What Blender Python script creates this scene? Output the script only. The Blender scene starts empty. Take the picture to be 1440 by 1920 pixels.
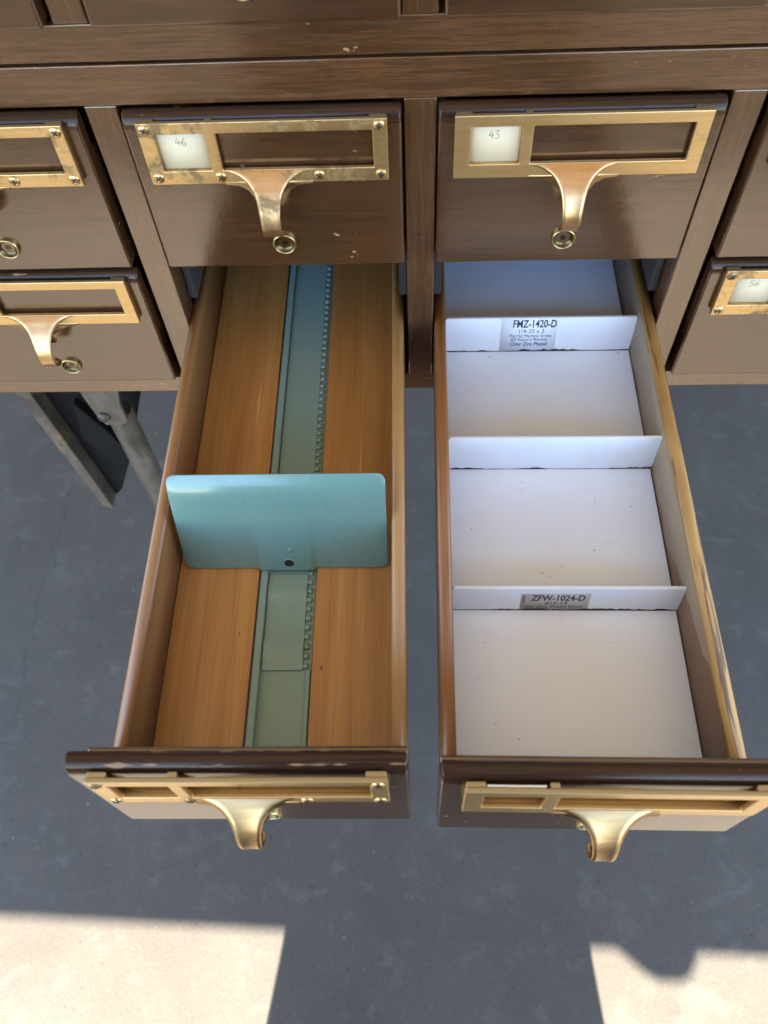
import bpy, bmesh, math, random
from mathutils import Vector, Matrix
R = math.radians
random.seed(7)
sc = bpy.context.scene
col = sc.collection

# ------------------------------------------------------------------ camera
cam_d = bpy.data.cameras.new('camera'); cam = bpy.data.objects.new('camera', cam_d); col.objects.link(cam)
CAM = Vector((-0.002284, -0.407497, 0.480901))
r_ = Vector((0.999127, 0.017883, -0.037754)); u_ = Vector((0.004612, 0.851004, 0.525139)); w_ = Vector((-0.041519, 0.524854, -0.850179))
M = Matrix((r_, u_, -w_)).transposed().to_4x4(); M.translation = CAM
cam.matrix_world = M
cam_d.sensor_fit = 'HORIZONTAL'; cam_d.sensor_width = 36; cam_d.lens = 36 * 1532.275 / 1440
cam_d.clip_start = 0.01; cam_d.clip_end = 500
cam_d.dof.use_dof = True; cam_d.dof.focus_distance = 0.50; cam_d.dof.aperture_fstop = 13
sc.camera = cam

# ------------------------------------------------------------------ sky, sun, exposure
SUN_EL, SUN_AZ = R(55), R(1.5)            # the sun stands behind the photographer
wd = bpy.data.worlds.new('World'); sc.world = wd; wd.use_nodes = True
nt = wd.node_tree; bg = nt.nodes['Background']
sky = nt.nodes.new('ShaderNodeTexSky'); sky.sky_type = 'NISHITA'; sky.sun_disc = False
sky.sun_elevation = SUN_EL; sky.sun_rotation = math.pi - SUN_AZ
sky.air_density = 1.0; sky.dust_density = 0.2; sky.ozone_density = 3.5
nt.links.new(sky.outputs[0], bg.inputs[0]); bg.inputs[1].default_value = 0.15
sun_d = bpy.data.lights.new('sun', 'SUN'); sun = bpy.data.objects.new('sun', sun_d); col.objects.link(sun)
sun_d.energy = 4.2; sun_d.angle = R(0.3); sun_d.color = (1.0, 0.93, 0.80)
sdir = Vector((math.sin(SUN_AZ) * math.cos(SUN_EL), math.cos(SUN_AZ) * math.cos(SUN_EL), -math.sin(SUN_EL)))   # direction the light travels
sun.rotation_euler = sdir.to_track_quat('-Z', 'Y').to_euler()
vs = sc.view_settings
vs.view_transform = 'Standard'; vs.look = 'None'; vs.exposure = 3.0; vs.gamma = 1.0; vs.use_curve_mapping = False
FLOOR = -0.85

# ------------------------------------------------------------------ material helpers
class N:
    def __init__(s, name):
        s.m = bpy.data.materials.new(name); s.m.use_nodes = True
        s.t = s.m.node_tree; s.b = s.t.nodes['Principled BSDF']
        s.tc = s.t.nodes.new('ShaderNodeTexCoord'); s.oi = s.t.nodes.new('ShaderNodeObjectInfo')
    def l(s, a, b): s.t.links.new(a, b); return a
    def put(s, sock, v):
        if hasattr(v, 'is_linked') or hasattr(v, 'links'): s.t.links.new(v, sock)
        else: sock.default_value = v
    def math(s, op, a, b=0.0, clamp=False):
        n = s.t.nodes.new('ShaderNodeMath'); n.operation = op; n.use_clamp = clamp
        s.put(n.inputs[0], a); s.put(n.inputs[1], b); return n.outputs[0]
    def coords(s, scale, rnd=7.0, rot=(0, 0, 0)):
        add = s.t.nodes.new('ShaderNodeVectorMath'); add.operation = 'ADD'
        mul = s.math('MULTIPLY', s.oi.outputs['Random'], rnd)
        s.l(s.tc.outputs['Object'], add.inputs[0]); s.l(mul, add.inputs[1])
        mp = s.t.nodes.new('ShaderNodeMapping'); s.l(add.outputs[0], mp.inputs[0]); mp.inputs['Scale'].default_value = scale
        mp.inputs['Rotation'].default_value = rot
        return mp.outputs[0]
    def xyz(s):
        n = s.t.nodes.new('ShaderNodeSeparateXYZ'); s.l(s.tc.outputs['Object'], n.inputs[0]); return n.outputs
    def noise(s, vec, scale=1.0, detail=4.0, rough=0.55, dist=0.0):
        n = s.t.nodes.new('ShaderNodeTexNoise'); s.l(vec, n.inputs['Vector'])
        n.inputs['Scale'].default_value = scale; n.inputs['Detail'].default_value = detail
        n.inputs['Roughness'].default_value = rough; n.inputs['Distortion'].default_value = dist
        return n.outputs[0]
    def ramp(s, f, stops):
        n = s.t.nodes.new('ShaderNodeValToRGB'); s.l(f, n.inputs[0]); e = n.color_ramp.elements
        while len(e) < len(stops): e.new(0.5)
        for k, (p, c) in zip(e, stops):
            k.position = p; k.color = (*c, 1) if len(c) == 3 else c
        return n.outputs[0]
    def rng(s, f, a, b, c=0.0, d=1.0):
        n = s.t.nodes.new('ShaderNodeMapRange'); s.put(n.inputs[0], f)
        for i, v in zip((1, 2, 3, 4), (a, b, c, d)): n.inputs[i].default_value = v
        return n.outputs[0]
    def mix(s, f, a, b, mode='MIX'):
        n = s.t.nodes.new('ShaderNodeMix'); n.data_type = 'RGBA'; n.blend_type = mode
        s.put(n.inputs[0], f)
        for k, v in ((6, a), (7, b)):
            if isinstance(v, tuple): n.inputs[k].default_value = (*v, 1)
            else: s.l(v, n.inputs[k])
        return n.outputs[2]
    def bump(s, h, strength=0.2, dist=0.001):
        n = s.t.nodes.new('ShaderNodeBump'); n.inputs['Strength'].default_value = strength; n.inputs['Distance'].default_value = dist
        s.l(h, n.inputs['Height']); s.l(n.outputs[0], s.b.inputs['Normal']); return n.outputs[0]
    def edge(s, radius):
        bv = s.t.nodes.new('ShaderNodeBevel'); bv.samples = 4; bv.inputs['Radius'].default_value = radius
        ge = s.t.nodes.new('ShaderNodeNewGeometry')
        d = s.t.nodes.new('ShaderNodeVectorMath'); d.operation = 'DOT_PRODUCT'
        s.l(bv.outputs[0], d.inputs[0]); s.l(ge.outputs['Normal'], d.inputs[1])
        return s.math('SUBTRACT', 1.0, d.outputs['Value'])
    def set(s, **k):
        for n, v in k.items():
            s.put(s.b.inputs[n.replace('_', ' ')], v if not (isinstance(v, tuple) and len(v) == 3) else (*v, 1))
        return s

def dark_wood(name, grain='x', lip_wear=0.0, tone=0.75, lip=True):
    n = N(name)
    st = {'x': (14, 400, 400), 'z': (400, 400, 14)}[grain]
    g1 = n.noise(n.coords(st), 1.0, 5, 0.6, 0.2)
    g2 = n.noise(n.coords(tuple(v * 3.2 for v in st)), 1.0, 2, 0.6)
    big = n.noise(n.coords((11, 11, 16)), 1.0, 4, 0.55)
    c = n.ramp(g1, [(0.28, (0.046 * tone, 0.0180 * tone, 0.0066 * tone)), (0.5, (0.068 * tone, 0.0285 * tone, 0.0106 * tone)), (0.75, (0.096 * tone, 0.042 * tone, 0.0160 * tone))])
    c = n.mix(n.rng(g2, 0.46, 0.68, 0, 0.70), c, (0.024, 0.011, 0.005))
    c = n.mix(n.rng(big, 0.42, 0.70, 0, 0.28), c, (0.125 * tone, 0.046 * tone, 0.016 * tone))
    ch = n.noise(n.coords((95, 95, 190)), 1.0, 2, 0.6)
    spot = n.noise(n.coords((19, 19, 19), 3.0), 1.0, 1, 0.5)
    chip = n.math('MULTIPLY', n.rng(ch, 0.715, 0.74), n.rng(spot, 0.52, 0.6))
    ed = n.edge(0.0010)
    en = n.noise(n.coords((75, 75, 75)), 1.0, 3, 0.7)
    wear = n.math('MULTIPLY', n.rng(ed, 0.05, 0.22), n.rng(en, 0.44, 0.62))
    mask = n.math('MAXIMUM', chip, n.math('MULTIPLY', wear, 0.70))
    p = n.xyz()
    spec = 0.5
    if lip:      # the top edge: darker colour, weaker specular
        top = n.rng(p[2], 0.0940, 0.0975, 0.0, 1.0)
        c = n.mix(n.math('MULTIPLY', top, 0.6), c, (0.020, 0.011, 0.008))
        spec = n.rng(p[2], 0.0940, 0.0975, 0.5, 0.09)
    if lip_wear:
        ln = n.noise(n.coords((40, 25, 25), 5.0), 1.0, 2, 0.5)
        zz = n.math('SUBTRACT', 1.0, n.math('ABSOLUTE', n.math('MULTIPLY', n.math('SUBTRACT', p[2], 0.1015), 1 / 0.0014)))
        lw = n.rng(n.math('ADD', ln, n.math('MULTIPLY', zz, 0.12)), 0.70 - lip_wear, 0.725 - lip_wear)
        lw = n.math('MULTIPLY', lw, n.math('MULTIPLY', n.rng(zz, 0.0, 0.3), n.rng(g2, 0.30, 0.50)))
        mask = n.math('MAXIMUM', mask, n.math('MULTIPLY', lw, 0.9))
    c = n.mix(mask, c, (0.27, 0.155, 0.070))
    n.set(Base_Color=c, Roughness=n.math('ADD', n.rng(big, 0.3, 0.7, 0.13, 0.21), n.math('MULTIPLY', mask, 0.3)))
    n.b.inputs['IOR'].default_value = 2.15
    n.put(n.b.inputs['Specular IOR Level'], spec)
    n.b.inputs['Specular Tint'].default_value = (1.0, 0.86, 0.70, 1)
    h = n.math('ADD', n.math('MULTIPLY', g2, 0.30), n.math('MULTIPLY', n.noise(n.coords((130, 130, 130)), 1, 4, 0.6), 0.7))
    h = n.math('SUBTRACT', h, n.math('MULTIPLY', mask, 0.8))
    n.bump(h, 0.20, 0.0006)
    return n.m

def brass(name, tarnish, rough=0.30):
    n = N(name)
    a = n.noise(n.coords((60, 60, 60)), 1, 5, 0.65, 0.4); f = n.noise(n.coords((30, 300, 300)), 1, 2, 0.6)
    fine = n.noise(n.coords((420, 420, 420)), 1, 2, 0.6)
    base = n.mix(n.rng(f, 0.3, 0.7), (0.70, 0.455, 0.19), (0.79, 0.535, 0.245))
    t = n.math('MULTIPLY', n.rng(a, 0.64 - 0.20 * tarnish, 0.74 - 0.17 * tarnish), 0.30 + 0.75 * tarnish, True)
    t2 = n.math('MULTIPLY', n.rng(fine, 0.60 - 0.05 * tarnish, 0.78), 0.35 * (0.2 + tarnish), True)
    t = n.math('MAXIMUM', t, t2)
    c = n.mix(t, base, (0.17, 0.10, 0.035))
    n.set(Base_Color=c, Metallic=n.math('SUBTRACT', 1.0, n.math('MULTIPLY', t, 0.35)), Roughness=n.math('ADD', n.math('MULTIPLY', t, 0.22), rough))
    n.bump(n.math('ADD', n.math('MULTIPLY', a, 0.6), n.math('MULTIPLY', fine, 0.4)), 0.12, 0.0004)
    return n.m

def light_wood(name, c0, c1, c2, rough=0.38, streak=0.35, band=1.0):
    n = N(name)
    v = n.coords((75, 3.2, 75)); g = n.noise(v, band, 5, 0.6, 0.6)
    fi = n.noise(n.coords((700, 14, 700)), 1, 2, 0.6)
    lo = n.noise(n.coords((16, 2.0, 16)), 1, 3, 0.5)
    c = n.ramp(g, [(0.25, c0), (0.52, c1), (0.80, c2)])
    c = n.mix(n.rng(fi, 0.48, 0.72, 0, streak), c, tuple(v * 0.55 for v in c0))
    c = n.mix(n.rng(lo, 0.35, 0.7, 0, 0.4), c, c0)
    sp = n.noise(n.coords((170, 110, 170)), 1, 1, 0.5)
    c = n.mix(n.rng(sp, 0.775, 0.80, 0, 0.7), c, (0.05, 0.025, 0.01))
    scr = n.noise(n.coords((330, 5, 330), 11.0), 1, 2, 0.5); s2 = n.noise(n.coords((14, 5, 14), 5.0), 1, 1, 0.5)
    c = n.mix(n.math('MULTIPLY', n.rng(scr, 0.69, 0.73, 0, 0.6), n.rng(s2, 0.48, 0.58)), c, tuple(min(1, v * 1.5 + 0.06) for v in c2))
    n.set(Base_Color=c, Roughness=rough); n.b.inputs['IOR'].default_value = 1.5
    n.b.inputs['Coat Weight'].default_value = 0.15; n.b.inputs['Coat Roughness'].default_value = 0.28
    n.bump(n.math('ADD', n.math('MULTIPLY', fi, 0.6), n.math('MULTIPLY', g, 0.4)), 0.10, 0.0005)
    return n.m

def painted(name, c, rough=0.3, speck=0.5, spc=(0.04, 0.05, 0.05), coat=0.0, dirt=None):
    n = N(name)
    a = n.noise(n.coords((14, 14, 14)), 1, 4, 0.6); s = n.noise(n.coords((260, 260, 260)), 1, 1, 0.5)
    k = n.mix(n.rng(a, 0.3, 0.7, 0, 0.30), c, dirt if dirt else tuple(v * 0.78 for v in c))
    s2 = n.noise(n.coords((38, 38, 38)), 1, 1, 0.5)
    k = n.mix(n.math('MULTIPLY', n.rng(s, 0.74, 0.78, 0, speck), n.rng(s2, 0.45, 0.6)), k, spc)
    n.set(Base_Color=k, Roughness=n.rng(a, 0.3, 0.7, rough * 0.9, rough * 1.2))
    n.b.inputs['Coat Weight'].default_value = coat; n.b.inputs['Coat Roughness'].default_value = 0.12
    n.bump(n.noise(n.coords((480, 480, 480)), 1, 2, 0.5), 0.05, 0.0003)
    return n.m

def plain(name, c, rough=0.6, metal=0.0):
    n = N(name); n.set(Base_Color=c, Roughness=rough, Metallic=metal); 
    n.bump(n.noise(n.coords((300, 300, 300)), 1, 2, 0.5), 0.05, 0.0003)
    return n.m

MAT = {}
MAT['dark'] = dark_wood('stained_wood', 'x')
MAT['dark_rail'] = dark_wood('stained_wood_rail', 'x', tone=1.25, lip=False)
MAT['dark_v'] = dark_wood('stained_wood_upright', 'z', tone=1.15, lip=False)
MAT['dark_worn'] = dark_wood('stained_wood_worn_lip', 'x', lip_wear=0.075)
MAT['dark_little'] = dark_wood('stained_wood_nicked_lip', 'x', lip_wear=0.005)
MAT['brass_old'] = brass('tarnished_brass', 0.68, 0.38)
MAT['brass_new'] = brass('clean_brass', 0.12, 0.40)
MAT['brass_knob'] = plain('dull_brass', (0.46, 0.35, 0.15), 0.34, 1.0)
MAT['knob_bowl'] = plain('dark_brass_bowl', (0.115, 0.088, 0.040), 0.30, 1.0)
MAT['pull_old'] = brass('handled_bronze', 0.62, 0.38)
MAT['pull_new'] = brass('rubbed_bronze', 0.25, 0.34)
for k_ in ('pull_old', 'pull_new'):
    for n_ in MAT[k_].node_tree.nodes:
        if n_.type == 'MIX' and not n_.inputs[6].is_linked:
            n_.inputs[6].default_value = (0.50, 0.30, 0.135, 1); n_.inputs[7].default_value = (0.60, 0.38, 0.18, 1)
MAT['screw'] = brass('screw_brass', 0.8, 0.28)
MAT['top_edge'] = plain('dark_brass_top_edge', (0.40, 0.30, 0.15), 0.55, 0.9)  # darker, rougher brass for the holder's top-facing faces
MAT['slot'] = plain('recess_shade', (0.015, 0.010, 0.008), 0.6)  # near-black painted for shade in recesses and the hole; also eye colour
MAT['board'] = light_wood('drawer_board', (0.30, 0.125, 0.030), (0.43, 0.200, 0.052), (0.56, 0.295, 0.090))
MAT['side'] = light_wood('drawer_side', (0.24, 0.105, 0.034), (0.34, 0.155, 0.050), (0.44, 0.22, 0.08), streak=0.2)
MAT['side_pale'] = light_wood('drawer_side_pale', (0.34, 0.17, 0.05), (0.46, 0.25, 0.085), (0.55, 0.33, 0.13), streak=0.25)
MAT['side_red'] = light_wood('drawer_side_red', (0.20, 0.075, 0.02), (0.31, 0.125, 0.035), (0.40, 0.18, 0.055), streak=0.45)
MAT['track'] = painted('green_track_paint', (0.215, 0.320, 0.275), 0.34, 0.7)
MAT['teal'] = painted('teal_enamel', (0.155, 0.270, 0.215), 0.26, 0.3, coat=0.6)
def lining():
    n = N('white_board')
    a = n.noise(n.coords((14, 14, 14)), 1, 4, 0.6); sm = n.noise(n.coords((28, 60, 28)), 1, 5, 0.65, 0.8)
    k = n.mix(n.rng(a, 0.35, 0.7, 0, 0.5), (0.765, 0.815, 0.875), (0.70, 0.735, 0.77))
    k = n.mix(n.rng(sm, 0.60, 0.78, 0, 0.30), k, (0.52, 0.50, 0.46))
    s = n.noise(n.coords((330, 330, 330)), 1, 1, 0.5); s2 = n.noise(n.coords((40, 40, 40)), 1, 1, 0.5)
    k = n.mix(n.math('MULTIPLY', n.rng(s, 0.75, 0.79, 0, 0.65), n.rng(s2, 0.48, 0.60)), k, (0.16, 0.14, 0.12))
    hr = n.noise(n.coords((70, 520, 70), 9.0, (0, 0, 0.6)), 1, 1, 0.4)
    k = n.mix(n.math('MULTIPLY', n.rng(hr, 0.79, 0.82, 0, 0.4), n.rng(a, 0.4, 0.5)), k, (0.30, 0.27, 0.24))
    n.set(Base_Color=k, Roughness=n.rng(sm, 0.3, 0.7, 0.32, 0.5)); n.bump(sm, 0.04, 0.0006)
    return n.m
MAT['white'] = lining()
MAT['white_clean'] = painted('white_board_face', (0.83, 0.83, 0.82), 0.35, 0.25, (0.3, 0.3, 0.3))
MAT['card'] = plain('card', (0.64, 0.52, 0.33), 0.6)
MAT['paper'] = plain('sticker_paper', (0.84, 0.84, 0.84), 0.85)
MAT['paper_tan'] = plain('sticker_paper_old', (0.50, 0.46, 0.39), 0.5)
MAT['ink'] = plain('ink', (0.035, 0.035, 0.05), 0.5)
MAT['pencil'] = plain('pencil', (0.03, 0.027, 0.022), 0.6)
MAT['foot_dark'] = plain('dark_foot_strip', (0.015, 0.018, 0.025), 0.7)
MAT['inside'] = plain('unfinished_inside', (0.10, 0.06, 0.035), 0.8)
MAT['guide'] = painted('guide_steel', (0.05, 0.042, 0.036), 0.8, 0.4)
MAT['guide'].node_tree.nodes['Principled BSDF'].inputs['Specular IOR Level'].default_value = 0.1
MAT['black_steel'] = painted('black_steel', (0.0045, 0.004, 0.0035), 0.75, 0.3, (0.06, 0.03, 0.015))
MAT['black_steel'].node_tree.nodes['Principled BSDF'].inputs['Specular IOR Level'].default_value = 0.2

def steel():
    n = N('worn_steel')
    a = n.noise(n.coords((45, 45, 22)), 1, 5, 0.65, 0.3); b = n.noise(n.coords((130, 130, 130)), 1, 3, 0.6)
    c = n.ramp(a, [(0.3, (0.045, 0.036, 0.027)), (0.55, (0.115, 0.096, 0.074)), (0.8, (0.23, 0.20, 0.165))])
    c = n.mix(n.rng(n.noise(n.coords((24, 24, 24), 4.0), 1, 4, 0.6), 0.60, 0.68, 0, 0.8), c, (0.27, 0.13, 0.05))
    c = n.mix(n.rng(b, 0.6, 0.8, 0, 0.6), c, (0.05, 0.045, 0.04))
    ed = n.edge(0.0015); c = n.mix(n.math('MULTIPLY', n.rng(ed, 0.05, 0.2), n.rng(b, 0.40, 0.55)), c, (0.55, 0.42, 0.30))
    n.set(Base_Color=c, Roughness=0.45, Metallic=0.3); n.bump(n.math('ADD', a, b), 0.3, 0.0006)
    return n.m
MAT['steel'] = steel()

def stained_side():
    # right wall of the white-lined drawer: brown varnish with a pale scraped band along the top
    n = N('scraped_side')
    p = n.xyz()
    nz = n.noise(n.coords((40, 22, 60), 0), 1, 5, 0.6, 0.5)
    step = n.noise(n.coords((7, 13, 7), 0), 1, 2, 0.5)
    edge = n.math('ADD', n.rng(p[1], 0.02, 0.20, 0.052, 0.012), n.math('ADD', n.math('MULTIPLY', n.math('SUBTRACT', step, 0.5), 0.052), n.math('MULTIPLY', n.math('SUBTRACT', nz, 0.5), 0.010)))
    m = n.rng(n.math('SUBTRACT', p[2], edge), -0.0003, 0.0003)
    fi = n.noise(n.coords((500, 12, 500), 0), 1, 2, 0.6)
    brown = n.mix(n.rng(fi, 0.4, 0.7), (0.265, 0.125, 0.05), (0.215, 0.095, 0.036))
    pale = n.mix(n.rng(nz, 0.35, 0.7), (0.37, 0.25, 0.14), (0.30, 0.19, 0.10))
    c = n.mix(m, brown, pale)
    n.set(Base_Color=c, Roughness=0.42); n.bump(n.math('ADD', n.math('MULTIPLY', fi, 0.4), m), 0.15, 0.0005)
    return n.m
MAT['side_scraped'] = stained_side()

def top_streak():
    # rounded top of the right wall: yellowed wood with dark running streaks
    n = N('yellowed_wall_top')
    g = n.noise(n.coords((230, 11, 150), 0), 1, 4, 0.65, 0.2); b = n.noise(n.coords((30, 9, 30), 0), 1, 3, 0.6)
    c = n.mix(n.rng(b, 0.35, 0.65), (0.50, 0.28, 0.075), (0.33, 0.165, 0.045))
    c = n.mix(n.rng(g, 0.52, 0.58, 0, 0.85), c, (0.10, 0.045, 0.016))
    n.set(Base_Color=c, Roughness=0.5)
    n.bump(g, 0.15, 0.0005)
    return n.m
MAT['top_streak'] = top_streak()

def concrete():
    n = N('dark_concrete')
    v = n.coords((1, 1, 1), 0)
    a = n.noise(v, 5, 6, 0.6, 0.4); b = n.noise(v, 26, 5, 0.62); f = n.noise(v, 190, 3, 0.6)
    c = n.ramp(a, [(0.3, (0.078, 0.068, 0.054)), (0.7, (0.104, 0.090, 0.072))])
    c = n.mix(n.rng(b, 0.55, 0.80, 0, 0.45), c, (0.205, 0.180, 0.145))
    c = n.mix(n.rng(f, 0.35, 0.65, 0, 0.25), c, (0.050, 0.044, 0.036))
    sm = n.noise(n.coords((9, 16, 1), 0), 1, 3, 0.5, 1.0)
    c = n.mix(n.rng(sm, 0.62, 0.78, 0, 0.25), c, (0.215, 0.19, 0.155))
    gr = n.noise(v, 420, 2, 0.7); pit = n.noise(v, 75, 2, 0.6)
    c = n.mix(n.rng(gr, 0.60, 0.72, 0, 0.55), c, (0.26, 0.24, 0.20)); c = n.mix(n.rng(gr, 0.40, 0.28, 0, 0.6), c, (0.030, 0.027, 0.023))
    c = n.mix(n.rng(pit, 0.72, 0.76, 0, 0.5), c, (0.32, 0.30, 0.26)); c = n.mix(n.rng(pit, 0.30, 0.27, 0, 0.7), c, (0.030, 0.028, 0.025))
    p = n.xyz()
    w = n.noise(n.coords((0.01, 7, 0.01), 0), 1, 5, 0.6)
    cx = n.math('ADD', n.math('MULTIPLY', n.math('SUBTRACT', w, 0.5), 0.10), n.math('SUBTRACT', p[0], -0.69))
    crack = n.rng(n.math('ABSOLUTE', cx), 0.0006, 0.0028, 1, 0)
    crack = n.math('MULTIPLY', crack, n.rng(b, 0.40, 0.52))
    c = n.mix(n.math('MULTIPLY', crack, 0.5), c, (0.030, 0.045, 0.047))
    n.set(Base_Color=c, Roughness=n.rng(b, 0.3, 0.7, 0.5, 0.7)); n.b.inputs['Specular IOR Level'].default_value = 0.35
    n.bump(n.math('SUBTRACT', n.math('ADD', n.math('MULTIPLY', b, 0.5), n.math('MULTIPLY', f, 0.5)), crack), 0.25, 0.002)
    return n.m
MAT['floor'] = concrete()
MAT['asphalt'] = painted('asphalt', (0.042, 0.036, 0.029), 0.95, 0.6, (0.11, 0.10, 0.08))
MAT['asphalt'].node_tree.nodes['Principled BSDF'].inputs['Specular IOR Level'].default_value = 0.05
def canvas():  # translucent canvas, made up to send warm light down from overhead
    n = N('added_light_canvas'); t = n.t
    d = t.nodes.new('ShaderNodeBsdfDiffuse'); d.inputs[0].default_value = (0.60, 0.52, 0.38, 1)
    tr = t.nodes.new('ShaderNodeBsdfTranslucent'); tr.inputs[0].default_value = (0.187, 0.138, 0.083, 1)
    m = t.nodes.new('ShaderNodeMixShader'); m.inputs[0].default_value = 0.5
    n.l(d.outputs[0], m.inputs[1]); n.l(tr.outputs[0], m.inputs[2]); n.l(m.outputs[0], t.nodes['Material Output'].inputs[0])
    w = n.noise(n.coords((3, 3, 3), 0), 1, 3, 0.5); c = n.mix(w, (0.62, 0.54, 0.40), (0.55, 0.47, 0.33)); n.l(c, d.inputs[0])
    return n.m
MAT['canvas'] = canvas()
MAT['sky_block_wall'] = painted('grey_wall_paint', (0.14, 0.13, 0.12), 0.7, 0.0)
MAT['skin'] = plain('skin', (0.50, 0.30, 0.21), 0.5)
MAT['shirt'] = plain('dark_shirt', (0.05, 0.055, 0.07), 0.85)
MAT['jeans'] = plain('dark_jeans', (0.035, 0.045, 0.075), 0.85)
MAT['hair'] = plain('hair', (0.03, 0.02, 0.015), 0.6)
MAT['shoe'] = plain('shoe_leather', (0.03, 0.025, 0.02), 0.5)
MAT['phone'] = plain('phone_case', (0.012, 0.012, 0.014), 0.3)

# ------------------------------------------------------------------ mesh helpers
def mesh_from(bm, name, mats, smooth=True):
    me = bpy.data.meshes.new(name)
    bmesh.ops.recalc_face_normals(bm, faces=bm.faces)
    bm.to_mesh(me); bm.free()
    for m in (mats if isinstance(mats, (list, tuple)) else [mats]): me.materials.append(MAT[m])
    for p in me.polygons: p.use_smooth = smooth
    return me
def obj(name, me, parent=None, loc=(0, 0, 0), rot=(0, 0, 0), bevel=0.0, seg=2, mat=None):
    o = bpy.data.objects.new(name, me); col.objects.link(o)
    o.parent = parent; o.location = loc; o.rotation_euler = rot
    if bevel:
        b = o.modifiers.new('bevel', 'BEVEL'); b.width = bevel; b.segments = seg; b.limit_method = 'ANGLE'; b.angle_limit = R(38)
        b.harden_normals = False
        w = o.modifiers.new('normals', 'WEIGHTED_NORMAL'); w.keep_sharp = False
    if mat and len(o.material_slots):
        o.material_slots[0].link = 'OBJECT'; o.material_slots[0].material = MAT[mat]
    return o
def box_bm(bm, x0, x1, y0, y1, z0, z1, mi=0):
    v = [bm.verts.new((x, y, z)) for x in (x0, x1) for y in (y0, y1) for z in (z0, z1)]
    fs = []
    for f in ((0, 1, 3, 2), (4, 6, 7, 5), (0, 4, 5, 1), (2, 3, 7, 6), (0, 2, 6, 4), (1, 5, 7, 3)):
        q = bm.faces.new([v[i] for i in f]); q.material_index = mi; fs.append(q)
    return fs
def box(x0, x1, y0, y1, z0, z1, mat, name='box'):
    bm = bmesh.new(); box_bm(bm, x0, x1, y0, y1, z0, z1); return mesh_from(bm, name, mat)
def prism(poly, a0, a1, axis, mat, name='prism'):
    # poly: list of 2D points; axis 'x': poly is (y, z); 'y': (x, z); 'z': (x, y)
    bm = bmesh.new()
    def P(p, a): return {'x': (a, p[0], p[1]), 'y': (p[0], a, p[1]), 'z': (p[0], p[1], a)}[axis]
    A = [bm.verts.new(P(p, a0)) for p in poly]; B = [bm.verts.new(P(p, a1)) for p in poly]
    bm.faces.new(A); bm.faces.new(B[::-1])
    for i in range(len(poly)):
        j = (i + 1) % len(poly); bm.faces.new((A[i], B[i], B[j], A[j]))
    return mesh_from(bm, name, mat)
def lathe(bm, prof, seg=28, c=(0, 0, 0), mi=0):
    # prof: list of (radius, y); axis along y
    rings = []
    for r, y in prof:
        if r < 1e-7: rings.append([bm.verts.new((c[0], c[1] + y, c[2]))])
        else: rings.append([bm.verts.new((c[0] + r * math.cos(2 * math.pi * k / seg), c[1] + y, c[2] + r * math.sin(2 * math.pi * k / seg))) for k in range(seg)])
    for a, b in zip(rings, rings[1:]):
        for k in range(seg):
            l = (k + 1) % seg
            vs_ = [a[k], a[l], b[l], b[k]] if len(a) > 1 and len(b) > 1 else ([a[0], b[l], b[k]] if len(a) == 1 else [a[k], a[l], b[0]])
            bm.faces.new(vs_).material_index = mi
def catmull(pts, n):
    out = []
    P = [pts[0]] + list(pts) + [pts[-1]]
    for i in range(1, len(P) - 2):
        for k in range(n):
            t = k / n
            out.append(tuple(0.5 * ((2 * b) + (-a + c) * t + (2 * a - 5 * b + 4 * c - d) * t * t + (-a + 3 * b - 3 * c + d) * t ** 3) for a, b, c, d in zip(P[i - 1], P[i], P[i + 1], P[i + 2])))
    out.append(tuple(pts[-1])); return out
def empty(name, loc, rz=0, parent=None):
    o = bpy.data.objects.new(name, None); col.objects.link(o); o.location = loc; o.rotation_euler = (0, 0, rz); o.parent = parent
    o.empty_display_size = 0.05
    return o
def tag(o, label=None, cat=None, group=None, kind=None):
    for k, v in (('label', label), ('category', cat), ('group', group), ('kind', kind)):
        if v: o[k] = v
    return o
def text_mesh(body, x0, x1, z0, z1, y, mat, bold=0.0, rot90=False):
    cu = bpy.data.curves.new('txt', 'FONT'); cu.body = body; cu.size = 1; cu.offset = bold; cu.resolution_u = 3
    o = bpy.data.objects.new('txt', cu); col.objects.link(o)
    dg = bpy.context.evaluated_depsgraph_get()
    me = bpy.data.meshes.new_from_object(o.evaluated_get(dg)); bpy.data.objects.remove(o); bpy.data.curves.remove(cu)
    xs = [v.co.x for v in me.vertices]; ys = [v.co.y for v in me.vertices]
    ax, bx, ay, by = min(xs), max(xs), min(ys), max(ys)
    for v in me.vertices:
        s = (v.co.x - ax) / (bx - ax); t = (v.co.y - ay) / (by - ay)
        if rot90: s, t = 1 - t, s
        v.co = (x0 + s * (x1 - x0), y, z0 + t * (z1 - z0))
    me.materials.clear(); me.materials.append(MAT[mat]); me.name = 'lettering'
    return me
STROKES = {
    '4': [[(0.32, 1.0), (0.05, 0.38), (0.60, 0.42)], [(0.46, 0.72), (0.44, 0.0)]],
    '6': [[(0.55, 1.0), (0.25, 0.75), (0.08, 0.30), (0.20, 0.02), (0.50, 0.08), (0.55, 0.38), (0.32, 0.50), (0.12, 0.32)]],
    '3': [[(0.08, 0.95), (0.50, 1.0), (0.25, 0.58), (0.52, 0.40), (0.42, 0.06), (0.05, 0.02)]],
    '5': [[(0.55, 1.0), (0.16, 0.96), (0.10, 0.56), (0.46, 0.56), (0.52, 0.20), (0.30, 0.0), (0.04, 0.06)]],
}
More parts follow.
